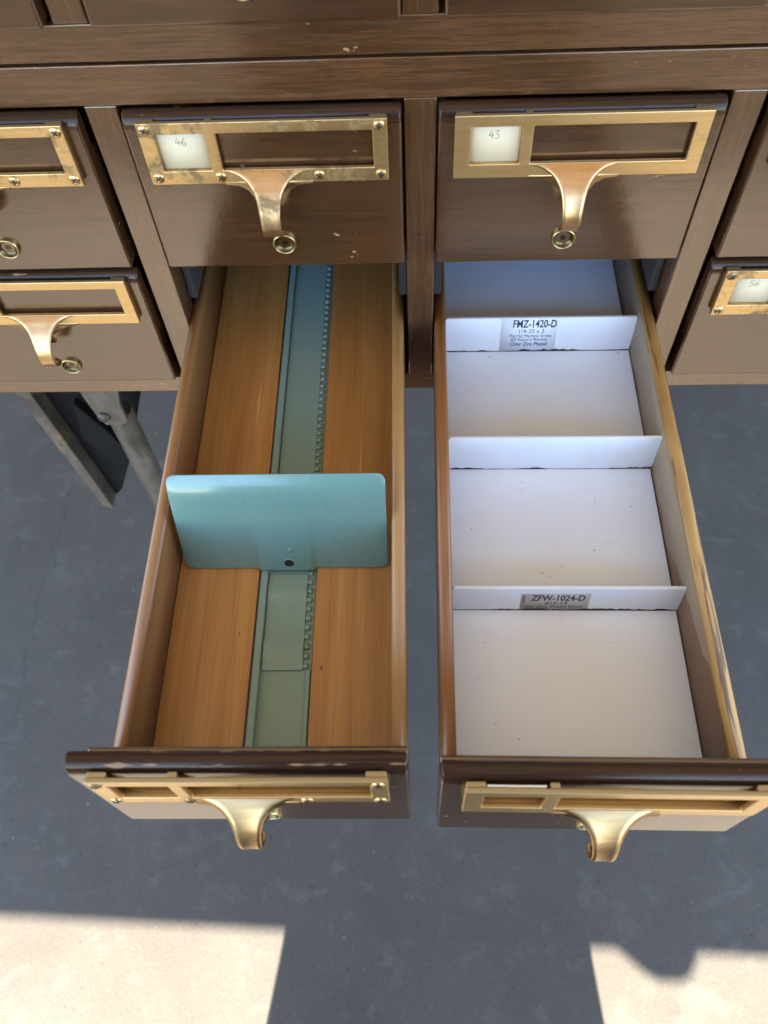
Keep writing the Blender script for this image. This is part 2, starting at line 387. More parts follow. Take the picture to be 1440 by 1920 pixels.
def handwriting(txt, cx, cz, h, y, w=0.00030):
    bm = bmesh.new(); x = cx - h * 0.36 * len(txt)
    for ch in txt:
        for s in STROKES[ch]:
            pts = [(x + p[0] * h, cz - h / 2 + p[1] * h) for p in (catmull(s, 5) if len(s) > 3 else s)]
            for (ax, az), (bx, bz) in zip(pts, pts[1:]):
                d = Vector((bx - ax, bz - az)); d.normalize(); nx, nz = -d.y * w / 2, d.x * w / 2; ax -= d.x * w / 3; az -= d.y * w / 3
                bm.faces.new([bm.verts.new(c) for c in ((ax + nx, y, az + nz), (ax - nx, y, az - nz), (bx - nx, y, bz - nz), (bx + nx, y, bz + nz))])
        x += h * 0.68
    return mesh_from(bm, 'numeral', 'pencil', False)

# ------------------------------------------------------------------ the setting
def sheet(x0, x1, y0, y1, mat):
    bm = bmesh.new()
    v = [bm.verts.new((x, y, 0)) for x, y in ((x0, y0), (x1, y0), (x1, y1), (x0, y1))]; bm.faces.new(v)
    return mesh_from(bm, mat, mat, False)
tag(obj('floor', sheet(-3.2, 3.2, -1.45, 2.0, 'floor'), loc=(0, 0, FLOOR)), kind='structure')
tag(obj('driveway', sheet(-60, 60, -60, 60, 'asphalt'), loc=(0, 0, FLOOR - 0.012)), kind='structure')
CEIL = 3.00                                   # underside of the unseen overhang above the floor
run = CEIL / math.tan(SUN_EL)
def line_y(x): return -0.3130 - 0.033 * x     # where the shade ends on the floor
ye0, ye1 = line_y(-3.2) - run, line_y(3.2) - run
bm = bmesh.new(); bm.faces.new([bm.verts.new(p) for p in ((-3.2, ye0, 0), (3.2, ye1, 0), (3.2, 1.9, 0), (-3.2, 1.9, 0))])
ceil = obj('unseen_overhang', mesh_from(bm, 'unseen_overhang', 'canvas', False), loc=(0, 0, FLOOR + CEIL))  # unseen overhang; its canvas is added to warm the overhead light
tag(ceil, 'unseen overhang ending the shade, its translucent cream canvas added for warm light', 'unseen_overhang')
hx = 0.289                                    # unseen tab added on the overhang edge, shaped to cast the shadow notch
hy = line_y(hx) - run + 0.002
tab = [(-0.068, 0.002), (-0.050, -0.018), (-0.026, -0.047), (-0.012, -0.055), (0.020, -0.056), (0.034, -0.046), (0.046, -0.016), (0.055, 0.002)]
obj('shadow_tab', prism(tab, 0, 0.02, 'y', 'guide'), ceil, (hx, hy, 0))
tag(obj('sky_block_wall', box(-3.2, 3.2, 0, 0.12, 0, CEIL - 0.003, 'sky_block_wall'), loc=(0, 1.35, FLOOR)), kind='structure')  # unseen, added to block the sky behind the cabinet

# ------------------------------------------------------------------ the cabinet, two stacked sections
P, SH = 0.170, 0.00875
ZT, ZB, ZS = 0.2312, 0.0158, 0.2533
X0, X1 = -2 * P - SH - 0.012, 4 * P + SH + 0.012
def cabinet(name, z0, openings, ztop, label, cat):
    c = empty(name, (0, 0, z0)); tag(c, label, cat)
    zb, zt = openings
    obj('rail', box(X0, X1, 0, 0.020, 0, zb, 'dark_rail'), c, bevel=0.0006)
    obj('rail', box(X0, X1, 0.0004, 0.020, zt, ztop, 'dark_rail'), c, bevel=0.0006)
    me = box(-SH, SH, 0, 0.020, zb, zt, 'dark_v', 'stile')
    for k in range(-2, 4):
        obj('stile', me, c, (k * P, 0.0002, 0), bevel=0.0009)
    pm = box(-0.005, 0.005, 0.020, 0.49, zb, zt, 'inside', 'partition')
    for k in range(-1, 3): obj('partition', pm, c, (k * P, 0, 0))
    obj('end_panel', box(3 * P + SH + .001, X1 - .0005, 0.003, 0.0195, zb + .0005, zt - .0005, 'dark_rail'), c, bevel=.001)
    for x in (X0, X1 - 0.016): obj('side_panel', box(x, x + 0.016, 0.0203, 0.49, 0.001, ztop - 0.001, 'dark_rail'), c)
    obj('back_panel', box(X0, X1, 0.4903, 0.502, 0, ztop, 'inside'), c)
    obj('base_panel', box(X0 + 0.0165, X1 - 0.0165, 0.0203, 0.49, 0.001, 0.009, 'inside'), c)
    obj('top_panel', box(X0 + 0.0165, X1 - 0.0165, 0.0203, 0.49, zt + 0.004, ztop - 0.001, 'inside'), c)
    return c
lower = cabinet('card_cabinet', 0, (ZB, ZT), ZS - 0.0006, 'dark brown stained wood card cabinet section holding the two pulled-out drawers', 'cabinet')
upper = cabinet('card_cabinet', ZS + 0.0014, (0.0185, 0.235), 0.262, 'dark brown wood cabinet section stacked above the seam along the top', 'cabinet')
upper_shift = 0.0
# drawer guides inside the openings of the two open drawers
gm = box(-0.0026, 0.0026, 0.018, 0.48, 0.078, 0.1255, 'guide', 'guide')
for x in (-P + SH + 0.0032, -SH - 0.0030, SH + 0.0030, P - SH - 0.0032):
    obj('guide', gm, lower, (x, 0, 0), bevel=0.0006)

# ------------------------------------------------------------------ drawer pieces (shared meshes)
W, H = 0.149, 0.103
HW = W / 2
front_prof = [(0.0, 0.0)] + [(0.0, 0.0945), (0.0004, 0.0975), (0.0016, 0.1002), (0.0034, 0.1020), (0.0056, 0.1029), (0.0078, 0.1026), (0.0092, 0.1012), (0.0096, 0.0990), (0.0096, 0.0790), (0.0178, 0.0785), (0.0178, 0.0)]
M_front = prism(front_prof, -HW, HW, 'x', 'dark', 'front_panel')
M_front_open = prism(front_prof, -0.0763, 0.0760, 'x', 'dark', 'front_panel')
HX0, HX1, HZ0, HZ1 = 0.0085 - HW, 0.1415 - HW, 0.0640, 0.1010
def holder_mesh():
    xs = [HX0, HX0 + 0.0085, HX0 + 0.0355, HX0 + 0.0415, HX1 - 0.0080, HX1]
    zs = [HZ0, HZ0 + 0.0085, HZ1 - 0.0065, HZ1]
    bm = bmesh.new(); v = {}
    for s, y in ((0, -0.0048), (1, -0.0022)):
        for i, x in enumerate(xs):
            for j, z in enumerate(zs): v[s, i, j] = bm.verts.new((x, y, z))
    hole = lambda i, j: (i in (1, 3) and j == 1) or not (0 <= i < 5 and 0 <= j < 3)
    for i in range(5):
        for j in range(3):
            if hole(i, j): continue
            for s in (0, 1): bm.faces.new([v[s, i, j], v[s, i + 1, j], v[s, i + 1, j + 1], v[s, i, j + 1]])
            for di, dj, a, b in ((-1, 0, (i, j), (i, j + 1)), (1, 0, (i + 1, j), (i + 1, j + 1)), (0, -1, (i, j), (i + 1, j)), (0, 1, (i, j + 1), (i + 1, j + 1))):
                if hole(i + di, j + dj): bm.faces.new([v[0, *a], v[0, *b], v[1, *b], v[1, *a]])
    # standing rims behind the plate: sides, foot and three tabs at the top
    for x0, x1, z0, z1 in ((HX0 + .0006, HX0 + .004, HZ0 + .0006, HZ1 - .0012), (HX1 - .004, HX1 - .0006, HZ0 + .0006, HZ1 - .0012), (HX0 + .0045, HX1 - .0045, HZ0 + .0006, HZ0 + .0055),
                           (HX0 + .0006, HX0 + .0090, HZ1 - .004, HZ1 - .0003), (HX0 + .0365, HX0 + .0405, HZ1 - .004, HZ1 - .0003), (HX1 - .0095, HX1 - .0006, HZ1 - .004, HZ1 - .0003)):
        box_bm(bm, x0, x1, -0.0024, 0.0004, z0, z1)
    bm.normal_update()
    for f in bm.faces:
        if abs(f.normal.z) > 0.9 and f.calc_center_median().z > HZ1 - 0.001: f.material_index = 1
    return mesh_from(bm, 'label_holder', ['brass_new', 'top_edge'])
M_holder = holder_mesh()
def pull_mesh():
    pts = [(.0050, .0723, .0250), (.0066, .0712, .0186), (.0088, .0695, .0140), (.0114, .0671, .0106), (.0145, .0639, .0081), (.0178, .0599, .0067), (.0207, .0550, .0060), (.0226, .0492, .0056), (.0226, .0435, .0054), (.0200, .0388, .0053), (.0155, .0362, .0051), (.0112, .0364, .0045)]
    path = catmull(pts, 6)
    bm = bmesh.new(); n = 10; rows = []
    for i, (o, z, hw) in enumerate(path):
        a = path[max(i - 1, 0)]; b = path[min(i + 1, len(path) - 1)]
        d = Vector((b[0] - a[0], b[1] - a[1])); d.normalize(); nr = Vector((-d.y, d.x))     # points away from the drawer on the outer side
        f = i / (len(path) - 1)
        th = 0.0026 if f > 0.2 else 0.0016 + 0.001 * f / 0.2
        tip = 1.0 if f < 0.93 else math.sqrt(max(0.0, 1 - ((f - 0.93) / 0.075) ** 2))
        ring = []
        for k in range(n + 1):
            s = -1 + 2 * k / n
            sag = -0.0005 * (1 - s * s) * min(1, f * 4) + (-0.0007 * max(0, abs(s) - 0.8) / 0.2)
            ring.append((s * hw * tip, o + nr.x * sag, z + nr.y * sag))
        for k in range(n, -1, -1):
            s = -1 + 2 * k / n
            ring.append((s * hw * tip * 0.96, o - nr.x * th * (1 - 0.4 * max(0, abs(s) - .7) / .3), z - nr.y * th * (1 - 0.4 * max(0, abs(s) - .7) / .3)))
        rows.append([bm.verts.new((x, -oo, zz)) for x, oo, zz in ring])
    m = len(rows[0])
    for a, b in zip(rows, rows[1:]):
        for k in range(m): bm.faces.new((a[k], a[(k + 1) % m], b[(k + 1) % m], b[k]))
    bm.faces.new(rows[0]); bm.faces.new(rows[-1][::-1])
    web = [(-.0245, .0655), (-.0245, .0641), (-.0170, .0634), (-.0120, .0615), (-.0090, .0585), (-.0072, .0545), (.0072, .0545), (.0090, .0585), (.0120, .0615), (.0170, .0634), (.0245, .0641), (.0245, .0655)]
    ins = []
    for y_, sh in ((-0.0046, 1.0), (-0.0026, 1.0)): ins.append([bm.verts.new((x, y_ - (0.0655 - z) * 0.72, z)) for x, z in web])
    bm.faces.new(ins[0]); bm.faces.new(ins[1][::-1])
    for k in range(len(web)): bm.faces.new((ins[0][k], ins[1][k], ins[1][(k + 1) % len(web)], ins[0][(k + 1) % len(web)]))
    return mesh_from(bm, 'pull', 'brass_new')
M_pull = pull_mesh()
def knob_mesh():
    bm = bmesh.new()
    lathe(bm, [(0.0072, 0.0005), (0.0073, -0.0012), (0.0070, -0.0021), (0.0064, -0.0023), (0.0060, -0.0019), (0.0055, -0.0008), (0.0046, 0.0001), (0.0034, 0.0005), (0.0022, 0.0004), (0.0012, 0.0001), (0, 0.0)], 36)
    for f in bm.faces:
        c = f.calc_center_median()
        if math.hypot(c.x, c.z) < 0.0060: f.material_index = 1
    return mesh_from(bm, 'rod_knob', ['brass_knob', 'knob_bowl'])
M_knob = knob_mesh()
def screw_mesh():
    bm = bmesh.new()
    lathe(bm, [(0.0032, 0.0002), (0.0032, -0.0003), (0.0027, -0.0008), (0.0014, -0.0011), (0, -0.00115)], 20)
    for a in (0, math.pi / 2):
        q = box_bm(bm, -0.0017, 0.0017, -0.00128, -0.0003, -0.00042, 0.00042, 1)  # raised dark bars stand in for the shade of a cross recess
        if a: bmesh.ops.rotate(bm, verts=list({v for f in q for v in f.verts}), cent=(0, 0, 0), matrix=Matrix.Rotation(a, 3, 'Y'))
    return mesh_from(bm, 'screw', ['screw', 'slot'])
M_screw = screw_mesh()
SCREWS = [(HX0 + .0040, HZ1 - .0038), (HX1 - .0042, HZ1 - .0038), (HX0 + .0044, HZ0 + .0044), (HX1 - .0042, HZ0 + .0044), (HX0 + .0395, HZ0 + .0044), (HX0 + .0945, HZ0 + .0044)]
M_card = box(HX0 + .0068, HX0 + .0372, -0.0021, -0.0017, HZ0 + .0060, HZ1 - .0048, 'card', 'card')
WT, WH, FZ, DEP = 0.0080, 0.0512, 0.0115, 0.47       # wall thickness, wall height, floor height, depth of the box
def wall_prof(x0, x1, h):
    r = (x1 - x0) / 2; c = (x0 + x1) / 2; pts = [(x0, 0.004), (x0, h - r * 0.8)]
    for k in range(1, 8):
        a = math.pi - math.pi * k / 8; pts.append((c + r * math.cos(a), h - r * 0.8 + r * 0.8 * math.sin(a)))
    return pts + [(x1, h - r * 0.8), (x1, 0.004)]
BW = 0.0750                                          # half width of the box
M_wall = prism(wall_prof(-WT / 2, WT / 2, WH), 0.0180, DEP, 'y', 'side', 'side_wall')
M_back = box(-BW + WT, BW - WT, DEP - 0.008, DEP, 0.004, WH - 0.006, 'side', 'back_wall')
M_bot = box(-BW + WT + .0002, BW - WT - .0002, 0.0181, DEP - 0.0082, 0.0045, 0.0080, 'inside', 'bottom')

def drawer(label, xc, yf, zb, rz=0.0, wood='dark', metal='brass_new', screws=False, number=None, card=False, group='drawers of the card cabinet', closed=True):
    d = empty('drawer', (xc, yf, zb), rz); tag(d, label, 'drawer', group)
    obj('front_panel', M_front if closed else M_front_open, d, bevel=0.0016, seg=3, mat=wood)
    h = obj('label_holder', M_holder, d, bevel=0.0005, mat=metal)
    if screws:
        for i, (x, z) in enumerate(SCREWS):
            obj('screw', M_screw, h, (x, -0.0047, z), (0, random.uniform(0, 1.5), 0))
    obj('pull', M_pull, d, mat=metal.replace('brass', 'pull'))
    obj('rod_knob', M_knob, d, (0.0018, -0.0003, 0.0185))
    if card:
        c = obj('card', M_card, d)
        if number: obj('numeral', handwriting(number, HX0 + .0215, HZ0 + .0245, 0.0046, -0.00216), c)
    for s in (-1, 1): obj('side_wall', M_wall, d, (s * (BW - WT / 2), 0, 0))
    obj('back_wall', M_back, d); obj('bottom', M_bot, d)
    return d
YF = -0.0065
Z1, Z2 = 0.1268, 0.0197
def cx(k): return (k - 0.5) * P        # k = 0: between stile -1 and stile 0
G = 'drawers of the card cabinet'
drawer('closed dark brown drawer with tarnished brass label frame numbered 46', cx(0) + .0005, YF, Z1, metal='brass_old', screws=True, number='46', card=True)
drawer('closed dark brown drawer with clean brass label frame numbered 43', cx(1) - .0010, YF, Z1, number='43', card=True)
drawer('closed drawer at left edge with screwed brass frame, above the clean-framed one', cx(-1) - .0020, YF, Z1, rz=0.004, metal='brass_old', screws=True)
drawer('closed bottom-row drawer at left edge with bright clean brass frame and pull', cx(-1) - .0015, YF, Z2, wood='dark_little')
drawer('closed drawer at right edge showing only a sliver of brass frame, above drawer 56', cx(2) + .0012, YF, Z1, metal='brass_old', screws=True)
drawer('closed bottom-row drawer with screwed brass frame numbered 56 at right edge', cx(2) + .0012, YF, Z2, metal='brass_old', screws=True, number='56', card=True)
drawer('closed upper-row drawer at the far right end of the cabinet', cx(3), YF, Z1, metal='brass_old', screws=True)
drawer('closed bottom-row drawer at the far right end of the cabinet', cx(3), YF, Z2)
ZU = ZS + 0.0014 + 0.0195
for k, lb in ((-1, 'closed drawer cut off in the top left corner above the seam'), (0, 'closed drawer at the top edge above drawer 46, chipped lower edge'), (1, 'closed drawer at the top edge above drawer 43'), (2, 'closed drawer at the top right corner above the seam'), (3, 'closed drawer above the seam at the far right end of the cabinet')):
    drawer(lb, cx(k) + (0.0012, 0.001, -0.0008)[k % 3], YF, ZU, metal='brass_old', screws=True)

# ------------------------------------------------------------------ open drawer with the metal track
dl = drawer('pulled-out drawer with orange wood floor and green metal track', -0.0830, -0.3180, Z2, rz=0.0112, wood='dark_worn', metal='brass_new', screws=True, closed=False)
for o in list(dl.children):
    if o.name.startswith('bottom'): bpy.data.objects.remove(o)
walls = [o for o in dl.children if o.name.startswith('side_wall')]
walls[1].material_slots[0].link = 'OBJECT'; walls[1].material_slots[0].material = MAT['side_pale']
bx0, bx1 = -BW + WT + .0002, BW - WT - .0002
tx0, tx1 = -0.0165, 0.0195                           # the track slot in drawer coordinates
obj('floor_board', box(bx0, tx0, 0.0181, DEP - .0082, 0.0045, FZ, 'board'), dl, bevel=0.0005)
obj('floor_board', box(tx1, bx1, 0.0181, DEP - .0082, 0.0045, FZ + .0003, 'board'), dl, bevel=0.0005)
tr = empty('track', (0, 0, 0), 0, dl)
obj('channel', box(tx0 + .0012, tx1 - .0006, 0.0185, DEP - .009, 0.0046, 0.0072, 'track'), tr, bevel=0.0004)
obj('flange', box(tx0 + .0012, tx0 + .0056, 0.0185, DEP - .009, 0.0074, 0.0122, 'track'), tr, bevel=0.0008)
obj('flange', box(tx1 - .0035, tx1 - .0008, 0.0185, 0.0815, 0.0074, 0.0098, 'track'), tr, bevel=0.0008)
y_in = 0.0815                                        # where the raised plate with the teeth starts
pl = [(y_in, 0.0074), (y_in, 0.0086), (y_in + .006, 0.0088), (y_in + .0085, 0.0101), (y_in + .018, 0.0101), (y_in + .0205, 0.0086), (y_in + .044, 0.0086), (y_in + .047, 0.0101), (y_in + .054, 0.0101), (y_in + .057, 0.0086), (DEP - .009, 0.0086), (DEP - .009, 0.0074)]
obj('plate', prism(pl, tx0 + .0060, tx1 - .0058, 'x', 'track'), tr, bevel=0.0004)
tm = prism([(0, 0), (0.0034, 0.0), (0.0034, 0.0010), (0.0026, 0.0019), (0.0008, 0.0019), (0, 0.0010)], 0, 0.0030, 'x', 'track', 'tooth')
y = y_in + 0.001
while y < DEP - 0.016:
    obj('tooth', tm, tr, (tx1 - .0057, y, 0.0074)); y += 0.0061

# the follower block standing in it
def follower():
    bm = bmesh.new(); w, h, r = 0.126, 0.071, 0.0046
    out = []
    for cxx, cy, a0 in ((w / 2 - r, h - r, 0), (-w / 2 + r, h - r, 90), (-w / 2 + r * .9, r * .9, 180), (w / 2 - r * .9, r * .9, 270)):
        for k in range(7):
            a = R(a0 + 90 * k / 6); out.append((cxx + r * math.cos(a) * (1 if a0 < 180 else .9), cy + r * math.sin(a) * (1 if a0 < 180 else .9)))
    # a grid clipped to the outline, so that the top can roll back
    xs = sorted({round(p[0], 6) for p in out} | {-w / 2 * t for t in (-.7, -.4, 0, .4, .7)}); 
    from bisect import bisect
    def span(z):
        if z > h - r: e = w / 2 - r + math.sqrt(max(0, r * r - (z - h + r) ** 2))
        elif z < r: e = w / 2 - r + math.sqrt(max(0, r * r - (r - z) ** 2))
        else: e = w / 2
        return e
    zs = [0, .0004, .0012, .0024, .004, .006, .012, .02, .03, .04, .050, .056, .0585, .061, .063, .065, .0665, .068, .0692, .0702, .0708, .071]
    rows = []
    for z in zs:
        e = span(z); roll = 0.0 if z < .0575 else 0.0035 * ((z - .0575) / .0135) ** 1.5
        lens = 0.0
        rows.append([bm.verts.new((e * (-1 + 2 * k / 24), roll, z)) for k in range(25)])
    for a, b in zip(rows, rows[1:]):
        for k in range(24): bm.faces.new((a[k], a[k + 1], b[k + 1], b[k]))
    return mesh_from(bm, 'plate', 'teal')
fb = empty('follower_block', (-0.0838, -0.1705, 0.0322), 0.004)
tag(fb, 'teal enamelled steel follower plate leaning back across the open wooden drawer', 'divider')
LEAN = R(-17.5)
fp = obj('plate', follower(), fb, rot=(LEAN, 0, 0))
s_ = fp.modifiers.new('thick', 'SOLIDIFY'); s_.thickness = 0.0014; s_.offset = 0
b_ = fp.modifiers.new('bevel', 'BEVEL'); b_.width = 0.0004; b_.segments = 2; b_.limit_method = 'ANGLE'; b_.angle_limit = R(50)
# pressed rib in the middle: two soft creases that flare towards the top
def rib_mesh():
    bm = bmesh.new(); rows = []
    for i in range(15):
        t = i / 14; z = .0006 + .050 * t; hw = 0.0165 - 0.0008 * t; d = 0.0024 * (1 - t) ** 0.9 + 0.00002
        prof = [(-hw - .0026, 0), (-hw - .0010, -.25), (-hw, -.8), (-hw + .0012, -1), (hw - .0012, -1), (hw, -.8), (hw + .0010, -.25), (hw + .0026, 0)]
        rows.append([bm.verts.new((x, -.00072 + d * q, z)) for x, q in prof])
    for a, b in zip(rows, rows[1:]):
        for k in range(7): bm.faces.new((a[k], a[k + 1], b[k + 1], b[k]))
    return mesh_from(bm, 'rib', 'teal')
obj('rib', rib_mesh(), fb, rot=(LEAN, 0, 0))
def stud(r, prof):
    bm = bmesh.new(); lathe(bm, prof, 24); return bm
bm = bmesh.new(); lathe(bm, [(.0021, 0), (.0021, -.0003), (.0016, -.0006), (0, -.0007)], 20)
obj('rivet', mesh_from(bm, 'rivet', 'teal'), fb, tuple(Matrix.Rotation(LEAN, 3, 'X') @ Vector((.004, -.0025, .0165))), (LEAN, 0, 0))
bm = bmesh.new(); lathe(bm, [(.0037, .0004), (.0037, -.0003), (.0031, -.0004), (.0029, 0.0)], 24)
obj('eyelet', mesh_from(bm, 'eyelet', 'teal'), fb, tuple(Matrix.Rotation(LEAN, 3, 'X') @ Vector((.0022, -.0029, .0062))), (LEAN, 0, 0))
bm = bmesh.new(); lathe(bm, [(.0029, 0), (0, 0.0)], 24)
obj('hole', mesh_from(bm, 'hole', 'slot'), fb, tuple(Matrix.Rotation(LEAN, 3, 'X') @ Vector((.0022, -.00305, .0062))), (LEAN, 0, 0))  # flat dark disc, painted as the shade inside the hole
obj('foot', box(-.0135, .0135, -.0030, .012, -.0045, -.0022, 'teal'), fb, bevel=.0005)

# ------------------------------------------------------------------ open drawer lined with white board
dr = drawer('pulled-out drawer lined with white board and split by white dividers', 0.0834, -0.3215, Z2, rz=-0.0035, wood='dark', metal='brass_new', closed=False)
for o in list(dr.children):
    if o.name.startswith('side_wall'):
        o.material_slots[0].link = 'OBJECT'
        o.material_slots[0].material = MAT['side_red' if o.location.x < 0 else 'side_scraped']
obj('wall_cap', prism([(p[0] * 1.06, p[1] * 1.0 + .0004) for p in wall_prof(-WT / 2, WT / 2, WH) if p[1] > WH - .0042], 0.0181, DEP - .001, 'y', 'top_streak'), dr, (BW - WT / 2, 0, 0))
obj('paper_edge', box(HX0 + .0095, HX0 + .0345, -0.0019, -0.0014, HZ0 + .030, HZ1 + .0012, 'card'), dr)
divs = [-0.1985, -0.0960, 0.0085]                     # feet of the three dividers along the drawer
edges = [0.0181 - 0.3215] + divs + [DEP - .0085 - .3215]
for a, b in zip(edges, edges[1:]):
    first = a == edges[0]; last = b == edges[-1]
    x0, x1 = bx0 + .0002, bx1 - .0002
    ya, yb = a + (0 if first else .0012) + .3215, b - (0 if last else .0010) + .3215
    obj('lining', box(x0, x1, ya, yb, FZ - .003, FZ + random.uniform(0, .0003), 'white'), dr, bevel=.0003)
for bx_ in (-0.0215, 0.0125):                         # bolt heads inside the front
    bm = bmesh.new(); lathe(bm, [(.0052, .006), (.0050, .0), (.0040, -.0016), (0, -.0022)], 20)
    # they stand up behind the front panel
    obj('bolt', mesh_from(bm, 'bolt', 'guide'), dr, (bx_, 0.0205, FZ + .001), (R(-90), 0, 0))
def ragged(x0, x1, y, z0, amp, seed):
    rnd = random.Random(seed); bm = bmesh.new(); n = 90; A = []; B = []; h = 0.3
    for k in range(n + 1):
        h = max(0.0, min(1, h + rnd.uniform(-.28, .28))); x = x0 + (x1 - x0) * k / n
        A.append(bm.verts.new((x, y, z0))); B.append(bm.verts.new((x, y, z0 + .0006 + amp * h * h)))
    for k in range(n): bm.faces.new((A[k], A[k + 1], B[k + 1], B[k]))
    return mesh_from(bm, 'foot_strip', 'foot_dark', False)
DX = [(0.0172, 0.1545, 0.0545, 0.0030), (0.0168, 0.1530, 0.0630, 0.0015), (0.0176, 0.1525, 0.0608, 0.0040)]
LB = ['white board divider nearest the front with the ZFW-1024-D sticker', 'blank white board divider in the middle of the lined drawer', 'white board divider farthest back with the FMZ-1420-D sticker']
dvs = []
for (x0, x1, zt_, lean), yy, lb, sd in zip(DX, divs, LB, (3, 5, 11)):
    w = x1 - x0; h = zt_ - 0.0300
    t = empty('divider', (0.5 * (x0 + x1), yy, 0.0298), -0.003); tag(t, lb, 'divider', 'white dividers in the lined drawer')
    ang = -math.atan2(lean, h)
    wl = w / 2
    # slightly trapezoid: the lower corners are trimmed to clear the wall
    bm = bmesh.new()
    pts = [(-wl, .0), (wl - .0015, .0), (wl, h - .002), (wl - .0010, h), (-wl + .0012, h), (-wl, h - .0015)]
    A = [bm.verts.new((p[0], -.0011, p[1])) for p in pts]; B = [bm.verts.new((p[0], .0011, p[1])) for p in pts]
    bm.faces.new(A); bm.faces.new(B[::-1])
    for i in range(len(pts)): bm.faces.new((A[i], B[i], B[(i + 1) % len(pts)], A[(i + 1) % len(pts)]))
    obj('board', mesh_from(bm, 'board', 'white_clean'), t, rot=(ang, 0, 0), bevel=.0003)
    obj('foot_strip', ragged(-wl + .0005, wl - .002, -.00125, .0013, .0016, sd), t, rot=(ang, 0, 0))  # ragged dark strip along the divider foot
    dvs.append((t, ang, 0.5 * (x0 + x1)))
# stickers: positions read off in divider coordinates
def sticker(dv, x0, x1, z0, z1, mat, lines, ang_extra=0):
    t, ang, xm = dv
    s = obj('sticker', box(x0 - xm, x1 - xm, -.00122, -.00112, z0, z1, mat), t, rot=(ang, ang_extra, 0))
    for body, a, b, c, d, bold, r90 in lines:
        obj('lettering', text_mesh(body, a - xm, b - xm, c, d, -.00130, 'ink', bold, r90), s)
def fx(p): return .0573 + (p - 942) / 108 * .0398
def fz(p): return .0321 - (p - 603) * .00051
sticker(dvs[2], fx(942), fx(1050), .0022, .0305, 'paper', [
    ('FMZ-1420-D', fx(965), fx(1048), fz(621.5), fz(608), .022, False), ('1/4-20 x 2', fx(978), fx(1026), fz(631), fz(624), 0, False),
    ('Flat Hd Machine Screw', fx(960), fx(1041), fz(638.5), fz(632.5), 0, False), ('#3 Square Recess', fx(963), fx(1034), fz(645.5), fz(639.5), .004, False),
    ('Clear Zinc Plated', fx(962), fx(1034), fz(653), fz(646.5), .012, False)])
def gx(p): return .0578 + (p - 978) / 130 * .0401
def gz(p): return .0193 - (p - 1114) * .00057
sticker(dvs[0], gx(978), gx(1108), .0005, .0193, 'paper_tan', [
    ('ZFW-1024-D', gx(997), gx(1099), gz(1127), gz(1116), .03, False), ('#10-24', gx(1024), gx(1067), gz(1134), gz(1128), .012, False),
    ('Clear Zinc Plated Wash', gx(979), gx(1098), gz(1140), gz(1134.8), .006, False), ('7/32" ID x 1/2" OD', gx(1000), gx(1086), gz(1144), gz(1140.6), .006, False),
    ('80908', gx(980.5), gx(986), gz(1131), gz(1117), 0, True)], R(0.0))

# ------------------------------------------------------------------ steel stand under the cabinet
st = empty('steel_stand', (0, 0, FLOOR)); tag(st, 'worn steel stand with dark gusset and round leg under the cabinet at left', 'stand')
def leg_set(x, y, sgn, front):
    o = -FLOOR
    bm = bmesh.new(); lathe(bm, [(0, 0.0), (0.0112, 0.0), (0.0112, 0.80), (0, 0.80)], 28)
    bmesh.ops.rotate(bm, verts=bm.verts, cent=(0, 0, 0), matrix=Matrix.Rotation(R(90), 3, 'X'))
    obj('leg', mesh_from(bm, 'leg', 'steel'), st, (x, y, 0), bevel=0.001)
    g = [(-0.075, -0.001), (0.034, -0.001), (-0.020, -0.140), (-0.050, -0.205), (-0.0555, -0.213), (-0.0600, -0.217)]
    g = [(x + sgn * a, o + b) for a, b in g]
    obj('gusset', prism(g, y + 0.024, y + 0.029, 'y', 'black_steel'), st, bevel=0.001)
    f = [(-0.088, -0.001), (-0.0745, -0.001), (-0.0600, -0.217), (-0.064, -0.219), (-0.0700, -0.212)]
    f = [(x + sgn * a, o + b) for a, b in f]
    obj('flange', prism(f, y + 0.008, y + 0.030, 'y', 'steel'), st, bevel=0.0012)
    b2 = [(-0.046, -0.060), (-0.030, -0.098), (-0.018, -0.140), (-0.034, -0.150), (-0.056, -0.110)]
    obj('lug', prism([(x + sgn * a, o + b) for a, b in b2], y + 0.016, y + 0.0238, 'y', 'black_steel'), st, bevel=0.001)
    c = [(-0.0165, -0.001), (0.0185, -0.001), (0.0150, -0.012), (0.0120, -0.026), (0.0118, -0.046), (0.0090, -0.050), (-0.0080, -0.052), (-0.0120, -0.042)]
    obj('clamp', prism([(x + sgn * a, o + b) for a, b in c], y - 0.0145, y - 0.0108, 'y', 'steel'), st, bevel=0.001)
    bm = bmesh.new(); lathe(bm, [(.0052, .0), (.0052, -.0012), (.0042, -.0026), (.0018, -.0032), (0, -.0033)], 20)
    box_bm(bm, -.0036, .0036, -.0037, -.002, -.0005, .0005, 1)
    obj('bolt', mesh_from(bm, 'bolt', ['steel', 'slot']), st, (x - sgn * .006, y - .0145, o - .040), (0, R(35), 0))
leg_set(-0.2535, 0.0220, 1, True)
leg_set(0.7400, 0.0220, -1, True)
leg_set(-0.2535, 0.4200, 1, False); leg_set(0.7400, 0.4200, -1, False)
obj('apron', box(-0.33, 0.82, 0.028, 0.040, 0.828, 0.849, 'black_steel'), st)
obj('apron', box(-0.33, 0.82, 0.410, 0.422, 0.81, 0.849, 'black_steel'), st)

